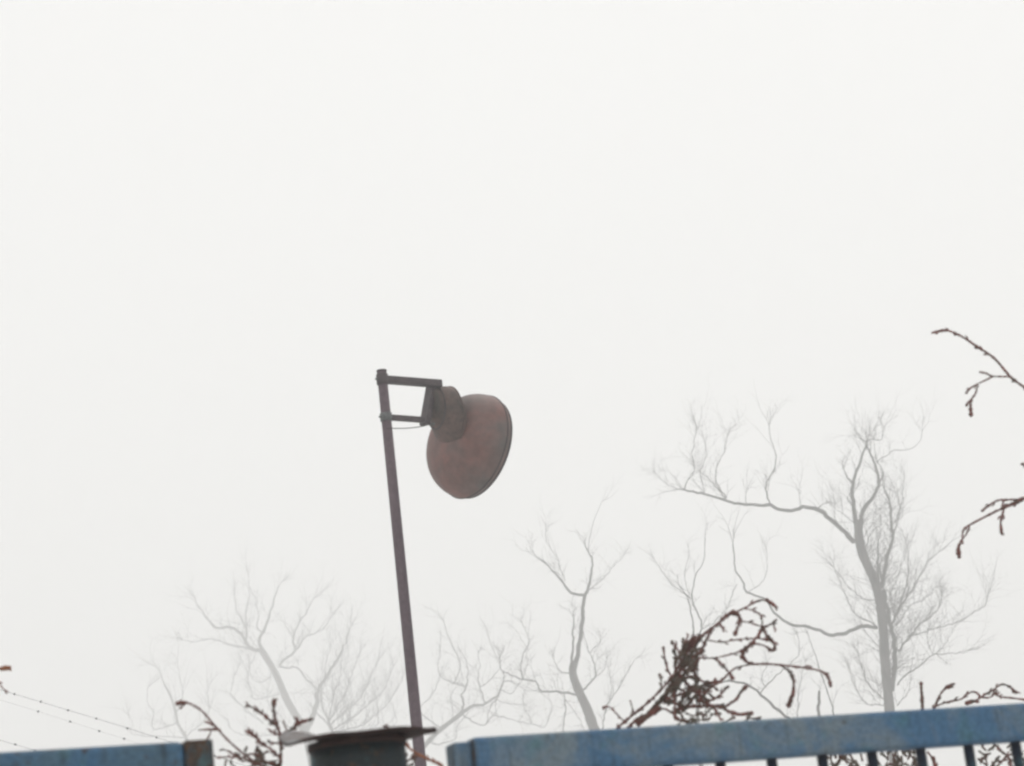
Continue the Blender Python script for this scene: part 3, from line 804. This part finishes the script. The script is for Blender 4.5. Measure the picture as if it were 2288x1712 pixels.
# --- faintest tree at far left
k = lambda *p: C(180, 1280, 3.687, p)
bare_tree('faintest bare tree, almost lost in fog above the rusty end of the fence panel', 185.0,
    k((880, 1480), (870, 1360), (800, 1240), (780, 1130), (740, 1010), (690, 920)), (3.6, 2.0), [
    (k((690, 920), (660, 840), (630, 780)), 1.8, .8, 0, 0.5), (k((790, 1150), (840, 1000), (820, 880), (800, 780)), 1.5, .7, 1, 0.6),
    (k((800, 1230), (600, 1290), (600, 1160), (550, 1060), (560, 940)), 1.6, .7, 1, 0.5),
    (k((870, 1350), (1000, 1240), (1060, 1130), (1050, 960)), 1.5, .7, 1, 0.6),
    (k((860, 1360), (420, 1330), (430, 1250), (400, 1180)), 1.5, .7, 1, 0.4),
], dict(len=(50, 90), r=.9, up=0.6, pull=0.08, wig=0.2, tip=3), 3)

# ------------------------------------------------------------------ conifers close behind the gate
def shoot_mesh(pts_px, y0, dy, r0, r1, tip, q, nub=0.5, nub_len=(6, 13)):
    """one scaly conifer shoot; radii in pixels; tip = (radius, length) of the fat end"""
    W = smooth_poly([(x, y, 0) for x, y in pts_px], 3.2)
    n = len(W); tot = sum((W[i + 1] - W[i]).length for i in range(n - 1)); acc = 0
    P, R = [], []
    for i, w in enumerate(W):
        if i: acc += (W[i] - W[i - 1]).length
        t = acc / max(tot, 1e-6)
        yy = y0 + dy * t + 0.004 * math.sin(i * 0.7)
        p = at(w.x, w.y, yy); s = px_size(p)
        r = r0 + (r1 - r0) * t
        if tip:
            left = tot - acc
            if left < tip[1]:
                f = math.sin(math.pi * min(1, (left / tip[1]) * 0.75 + 0.25)) ** 0.8
                r = r + (tip[0] - r) * max(f, 0.15)
        r *= 1 + 0.20 * math.sin(i * 2.1) + 0.14 * math.sin(i * 0.63 + y0 * 7) + q.uniform(-.16, .16)
        P.append(p); R.append(max(r * 0.92, 0.5) * s)
    m = MB(); m.tube(P, R, 7)
    side = 1
    for i in range(2, n - 1):
        if q.random() < nub * 0.55:
            e = (P[i + 1] - P[i - 1]).normalized(); s = px_size(P[i]); side = -side
            sv = (FWD.cross(e) * side + FWD * q.uniform(-.7, .7)).normalized()
            l = q.uniform(*nub_len) * s
            a = P[i]; b = a + (e * 0.75 + sv * 0.7).normalized() * l * .6; c = b + (e + sv * 0.25).normalized() * l * .5
            rr = q.uniform(1.5, 2.3) * s
            m.tube([a, b, c], [rr, rr * 1.1, rr * .55], 5)
    return m

def conifer(label, Y, foot_px, shoots, seed, group=None, infill=None, trunk_to=None, fill_box=None, name='conifer_tree', cat='conifer'):
    q = random.Random(seed)
    t_top = at(*trunk_to, Y); foot = at(foot_px, 1700, Y)
    root = thing(name, (foot.x, Y, 0), label, cat, group)
    m = MB(); pts = [Vector((foot.x, Y, -0.2)), Vector((foot.x, Y, 0.7)), Vector((foot.x, Y, 0)).lerp(t_top, 0.75), t_top]
    pts = smooth_poly([tuple(p) for p in pts], 0.08); n = len(pts)
    s = px_size(t_top)
    m.tube(pts, [(0.032 + (4.0 * s - 0.032) * (i / (n - 1)) ** 0.8) for i in range(n)], 8); m.build('trunk', M_CONW, root)
    done = [(trunk_to[0], trunk_to[1], Y)]
    for sp in shoots:
        pts_, r0, r1, tip = sp[:4]; mat = sp[4] if len(sp) > 4 else M_CON
        j = min(done, key=lambda d: (d[0] - pts_[0][0]) ** 2 + (d[1] - pts_[0][1]) ** 2)
        dy = q.uniform(-.07, .07)
        sm = shoot_mesh(pts_, j[2], dy, r0, r1, tip, q, nub=sp[5] if len(sp) > 5 else 0.45)
        sm.build('shoot', mat, root)
        for i, pt in enumerate(pts_): done.append((pt[0], pt[1], j[2] + dy * i / max(1, len(pts_) - 1)))
    if infill:
        f = MB()
        for (cnt, poly, ang, ln) in infill:
            for _ in range(cnt):
                a, b, c, d = poly; u, v = q.random(), q.random()
                x = (a[0] * (1 - u) + b[0] * u) * (1 - v) + (d[0] * (1 - u) + c[0] * u) * v
                y = (a[1] * (1 - u) + b[1] * u) * (1 - v) + (d[1] * (1 - u) + c[1] * u) * v
                th = math.radians(q.uniform(*ang)); l = q.uniform(*ln); bend = q.uniform(-.7, .9)
                p = [(x, y), (x + math.cos(th) * l * .5, y - math.sin(th) * l * .5),
                     (x + math.cos(th) * l * .5 + math.cos(th - bend) * l * .5, y - math.sin(th) * l * .5 - math.sin(th - bend) * l * .5)]
                mm = shoot_mesh(p, Y + q.uniform(-.14, .16), q.uniform(-.05, .05), 2.4, 1.9, (q.uniform(2.8, 4.0), 14), q, 0.6, (5, 11))
                f.add(mm.v, mm.f)
        if fill_box:                                          # lower sprays along the hidden part of the stem
            for _ in range(fill_box):
                t = q.uniform(0.3, 0.98); c = Vector((foot.x, Y, 0)).lerp(Vector((t_top.x, Y, t_top.z)), t)
                an = q.uniform(0, 6.28); l = q.uniform(0.10, 0.30) * (1.25 - .6 * t)
                d = Vector((math.cos(an), math.sin(an), q.uniform(.1, .9)))
                pts2 = [c, c + d * l * .5, c + d * l * .8 + ZV * (-0.01), c + d * l - ZV * 0.05]
                P2 = smooth_poly([tuple(p_) for p_ in pts2], 0.02)
                P2 = [p_ if p_.z < 1.955 or q.random() < 2 else p_ for p_ in P2]
                if max(p_.z for p_ in P2) > 1.93: continue
                f.tube(P2, [0.0032 * (1 + .2 * math.sin(i * 2)) for i in range(len(P2))], 5)
                for i in range(1, len(P2) - 1):
                    if q.random() < .6:
                        e = (P2[i + 1] - P2[i - 1]).normalized(); sv = Vector((q.uniform(-1, 1), q.uniform(-1, 1), q.uniform(-.6, .6)))
                        f.tube([P2[i], P2[i] + (e + sv * .7).normalized() * q.uniform(.015, .045)], [0.003, 0.0016], 4)
        o = f.build('foliage', M_CONG, root); o['kind'] = 'stuff'
    return root

k = lambda *p: C(1340, 1280, 3.95, p)
conifer('drooping brown green conifer leader leaning right above the middle of the blue rail', 4.7, 1335, [
    (k((140, 1400), (200, 1330), (420, 1150), (560, 1010), (650, 900), (720, 780), (850, 600), (1000, 480), (1130, 380), (1190, 345), (1230, 380), (1225, 460), (1190, 550)), 3.6, 2.9, (5.0, 16), M_CONW),
    (k((250, 1380), (310, 1310), (450, 1230), (560, 1110), (660, 960), (760, 800), (890, 695), (940, 590), (990, 500)), 5.0, 3.0, None),
    (k((330, 1340), (420, 1270), (520, 1190)), 7.0, 5.0, None),
    (k((430, 1240), (520, 1140), (600, 1030), (680, 900), (760, 760)), 4.6, 3.0, (4.0, 20), M_CONG, 1.0),
    (k((560, 1130), (640, 1010), (740, 900), (830, 830), (870, 760)), 4.4, 3.2, (4.4, 20), M_CONG, 1.0),
    (k((640, 1080), (720, 960), (800, 920), (870, 960)), 4.2, 3.2, (4.6, 20), M_CONG, 1.0),
    (k((700, 1190), (740, 1090), (820, 1010), (900, 1010)), 4.2, 3.2, (4.6, 20), M_CONG, 1.0),
    (k((760, 1200), (820, 1110), (900, 1080), (950, 1130)), 4.2, 3.2, (4.6, 20), M_CONG, 1.0),
    (k((690, 760), (760, 680), (800, 590), (850, 560)), 3.4, 2.4, (3.2, 14), M_CON, 1.0),
    (k((1080, 420), (1170, 345), (1235, 385)), 3.0, 4.6, (6, 18)),
    (k((1120, 385), (1280, 310), (1360, 265), (1430, 240), (1500, 260), (1565, 308)), 2.3, 2.6, (4.6, 32)),
    (k((1280, 315), (1360, 335), (1425, 385), (1430, 480), (1390, 575)), 2.0, 2.4, (4.2, 26)),
    (k((1230, 425), (1320, 438), (1420, 470), (1500, 460), (1562, 412)), 1.9, 2.2, (3.6, 16)),
    (k((1420, 470), (1480, 560), (1530, 605), (1575, 635)), 2.2, 2.4, (3.6, 14)),
    (k((1450, 480), (1475, 600)), 2.6, 2.6, (3.4, 10)), (k((1535, 460), (1550, 525)), 1.8, 1.8, None),
    (k((1060, 450), (1090, 500), (1125, 520)), 3.0, 1.4, None),
    (k((930, 590), (1070, 612), (1200, 592), (1350, 580), (1480, 592), (1545, 645), (1530, 690)), 1.7, 2.2, (3.8, 16)),
    (k((870, 750), (1000, 752), (1150, 722), (1250, 688), (1340, 630), (1440, 640), (1530, 692)), 1.8, 2.4, (3.4, 18)),
    (k((1380, 570), (1330, 640), (1280, 690), (1260, 740)), 2.6, 3.4, None),
    (k((1250, 690), (1290, 770), (1340, 805), (1470, 805), (1600, 815), (1750, 832), (1880, 850), (1975, 880), (2020, 930), (2038, 1000)), 2.9, 2.6, (4.8, 34), M_CONW, .25),
    (k((1255, 740), (1300, 790)), 5.5, 4.0, None),
    (k((1600, 818), (1690, 890), (1712, 990), (1700, 1080), (1662, 1185)), 2.2, 4.2, (5.2, 40), M_CON, .9),
    (k((1000, 750), (1090, 820), (1140, 885), (1185, 940)), 2.0, 2.6, (3.6, 16)),
    (k((1345, 805), (1210, 838), (1145, 880), (1065, 965), (980, 1000)), 2.2, 2.6, None),
    (k((870, 770), (832, 860), (880, 945), (1000, 970), (1020, 930)), 3.4, 2.8, (4.2, 14)),
    (k((700, 690), (735, 850), (765, 980)), 2.6, 3.0, None),
    (k((640, 930), (600, 850), (575, 760), (560, 655)), 3.0, 2.2, (3.2, 14)),
    (k((705, 720), (680, 660), (635, 605)), 2.4, 2.0, (3.0, 10)), (k((720, 690), (755, 610), (785, 545)), 2.4, 1.8, None),
    (k((790, 650), (820, 610), (845, 565)), 2.4, 1.8, None),
    (k((300, 1250), (290, 1200), (268, 1125)), 2.4, 1.6, None), (k((230, 1330), (110, 1205), (70, 1180), (25, 1190)), 1.9, 1.9, (3.2, 14)),
    (k((930, 1150), (1050, 1090), (1100, 1030), (1135, 1005)), 3.0, 2.6, (3.6, 12)),
    (k((1090, 1195), (1200, 1120), (1240, 1060), (1300, 995)), 3.2, 3.6, (4.6, 26)),
    (k((700, 1200), (820, 1180), (900, 1180), (1000, 1175), (1080, 1192), (1200, 1248), (1350, 1238)), 4.0, 3.2, (5.4, 26)),
    (k((655, 960), (660, 1100), (665, 1300)), 3.0, 3.2, None, M_CONW),
    (k((1000, 1180), (1030, 1230), (1070, 1300)), 3.0, 2.6, None),
    (k((700, 900), (790, 1000), (870, 1050), (900, 1130), (980, 1170)), 3.2, 3.0, None),
    (k((560, 1120), (700, 1080), (800, 1040), (860, 1060)), 2.8, 3.2, (4.0, 14)),
    (k((480, 1250), (560, 1200), (640, 1240), (700, 1290)), 2.6, 2.4, None),
    (k((850, 1000), (920, 1060), (1000, 1000), (1080, 950)), 2.4, 2.6, None),
], 71, infill=[
    (24, k((650, 800), (830, 740), (850, 900), (620, 980)), (25, 95), (18, 40)),
    (38, k((540, 1030), (930, 940), (1020, 1250), (420, 1270)), (-20, 95), (16, 40)),
    (9, k((720, 640), (880, 600), (860, 720), (700, 760)), (40, 80), (16, 34)),
    (14, k((600, 1220), (1300, 1250), (1300, 1380), (500, 1400)), (-40, 60), (20, 40)),
], trunk_to=(1378, 1628), fill_box=150)

k = lambda *p: C(340, 1440, 3.16, p)
conifer('small conifer with knobbly brown sprigs in the gap beside the post', 4.25, 640, [
    (k((900, 960), (760, 850), (660, 785), (530, 672), (420, 548), (350, 470), (300, 436), (235, 410), (165, 420)), 3.0, 2.5, (5.0, 30), M_CONW, .2),
    (k((235, 412), (210, 440), (200, 450)), 4.0, 2.5, None),
    (k((430, 570), (400, 555), (372, 545)), 4.2, 2.2, None, M_CON, .2), (k((480, 605), (410, 600), (330, 605)), 3.2, 1.9, None, M_CON, .2),
    (k((415, 605), (405, 640), (378, 682)), 2.3, 1.8, None, M_CON, .2),
    (k((905, 980), (905, 860), (908, 700), (890, 590), (865, 510), (858, 440), (862, 385)), 4.2, 2.8, (4.6, 24), M_CON, .8),
    (k((880, 580), (800, 510), (750, 470), (665, 425)), 3.0, 2.2, (3.2, 12), M_CON, 1.1),
    (k((900, 800), (830, 735), (760, 690), (720, 640), (670, 605)), 3.4, 2.2, (3.4, 14), M_CON, 1.1),
    (k((905, 640), (960, 615), (1010, 580), (1060, 550), (1135, 525)), 3.2, 2.4, (3.4, 14), M_CON, 1.1),
    (k((900, 640), (850, 620), (815, 595)), 3.0, 2.0, None), (k((960, 620), (935, 570), (925, 535)), 2.6, 1.9, None),
    (k((1010, 590), (1030, 545), (1020, 515)), 3.0, 2.0, None), (k((900, 700), (860, 695), (815, 690)), 2.8, 2.0, None),
    (k((650, 800), (560, 795), (455, 800)), 2.8, 1.9, (3.0, 10)), (k((600, 800), (550, 760), (490, 738)), 2.6, 2.0, None),
    (k((900, 850), (820, 835), (740, 780), (680, 778), (650, 800), (690, 830), (760, 850)), 3.0, 3.0, None),
    (k((900, 870), (780, 830), (700, 860), (640, 900)), 4.0, 3.0, None),
    (k((1990, 960), (2050, 865), (1960, 815), (1880, 775), (1820, 735), (1785, 700)), 4.5, 2.6, (3.2, 14), M_RUST, .3),
    (k((1900, 790), (1840, 800), (1800, 830), (1780, 870)), 2.8, 2.4, None, M_CON, .7),
    (k((1700, 700), (1690, 610), (1668, 590), (1640, 572)), 2.2, 2.0, (2.6, 8)),
], 72, infill=[(16, k((640, 780), (900, 760), (900, 880), (500, 880)), (20, 150), (14, 30)),
               (6, k((1780, 800), (1880, 800), (1900, 900), (1780, 900)), (40, 140), (12, 24))], trunk_to=(628, 1735), fill_box=110)

k = lambda *p: C(2040, 700, 2.855, p)
conifer('tall conifer beyond the right edge, its thin drooping branch tips reaching in over the sky', 5.2, 2600, [
    (k((1500, 1050), (1100, 800), (900, 610), (708, 472), (620, 405), (520, 290), (400, 208), (330, 160), (260, 124), (200, 110), (120, 126)), 5.0, 2.4, (3.6, 46), M_CON, .25),
    (k((620, 405), (510, 402), (470, 385), (425, 375)), 2.2, 2.2, (3.0, 14), M_CON, .15),
    (k((515, 402), (400, 458), (365, 480), (340, 508)), 2.2, 2.2, (3.2, 12), M_CON, .15),
    (k((415, 460), (395, 520), (365, 555), (338, 592)), 2.0, 2.2, (3.0, 12), M_CON, .15),
    (k((385, 525), (368, 580), (370, 655)), 2.0, 3.4, (5.2, 26), M_CON, .2),
    (k((1100, 800), (860, 1000), (780, 985), (692, 962)), 3.2, 2.4, (4.0, 14)),
    (k((1500, 1300), (1100, 1120), (850, 1140), (700, 1185), (620, 1190), (540, 1195), (480, 1230), (438, 1262)), 4.5, 2.4, (3.4, 22), M_CON, .25),
    (k((700, 1192), (640, 1220), (560, 1250), (400, 1330), (325, 1378), (312, 1450), (290, 1490), (295, 1558)), 3.2, 2.2, (5.2, 32), M_CON, .3),
    (k((360, 1355), (345, 1400), (318, 1440)), 2.4, 1.8, None, M_CON, .2),
    (k((585, 1235), (560, 1330), (568, 1412)), 2.6, 3.0, (3.6, 26), M_CON, .5),
    (k((660, 1200), (600, 1230), (570, 1225), (580, 1195)), 4.0, 2.4, None),
], 73, infill=[(40, k((1300, 300), (2100, 300), (2300, 2000), (1300, 2000)), (100, 240), (40, 90)),
               (40, k((1500, 1800), (2300, 1800), (2400, 2900), (1450, 2900)), (100, 240), (40, 90))], trunk_to=(2650, 300), fill_box=200)

k = lambda *p: C(1600, 1500, 3.215, p)
conifer('low conifer whose short reddish shoots peep over the right end of the blue rail', 5.4, 2130, [
    (k((1484, 330), (1480, 200), (1475, 140), (1472, 75)), 5.0, 3.4, None, M_CON, .3),
    (k((1540, 330), (1580, 235), (1615, 160), (1660, 115), (1715, 88)), 3.6, 2.4, (3.6, 22), M_CON, .6),
    (k((1560, 260), (1650, 225), (1760, 200), (1800, 165), (1850, 148), (1890, 170), (1890, 200)), 2.3, 2.4, (3.4, 10), M_CON, .3),
    (k((1800, 230), (1850, 215), (1885, 220)), 5.0, 4.5, None),
    (k((1860, 215), (1920, 175), (2000, 128), (2040, 98), (2080, 98), (2120, 122), (2162, 158)), 2.3, 2.4, (3.2, 24), M_CON, .4),
    (k((1900, 185), (1960, 190), (2000, 165), (2020, 140)), 2.2, 2.2, None),
    (k((1990, 140), (2030, 180), (2120, 192), (2260, 210)), 2.0, 2.6, None, M_CON, .2),
    (k((1600, 760), (1560, 640), (1520, 580)), 3.4, 2.6, None), (k((2140, 760), (2100, 620), (2020, 555)), 3.4, 2.6, None),
    (k((1900, 800), (2000, 700), (2080, 620), (2100, 580)), 3.0, 2.6, None),
], 74, infill=[(20, k((800, 600), (1050, 600), (1060, 760), (800, 760)), (20, 160), (16, 36)),
               (34, k((1150, 580), (1480, 560), (1480, 760), (1150, 760)), (20, 160), (16, 36)),
               (22, k((1940, 560), (2300, 520), (2300, 760), (1850, 760)), (20, 160), (18, 40))], trunk_to=(2085, 1690), fill_box=160)

k = lambda *p: C(0, 1400, 5.267, p)
conifer('conifer beyond the left edge, just two reddish tips showing above the barbed wire', 4.6, -150, [
    (k((-700, 900), (-300, 560), (-100, 510), (0, 500), (60, 490), (118, 486)), 3.4, 3.2, (6.0, 22), M_RUST, .2),
    (k((-600, 1000), (-300, 700), (-100, 620), (0, 685), (40, 735), (95, 772)), 2.6, 1.8, None, M_CON, .2),
], 75, infill=[(24, k((-1100, 400), (-400, 560), (-400, 1600), (-1100, 1600)), (0, 150), (30, 60))], trunk_to=(-140, 1500), fill_box=110)
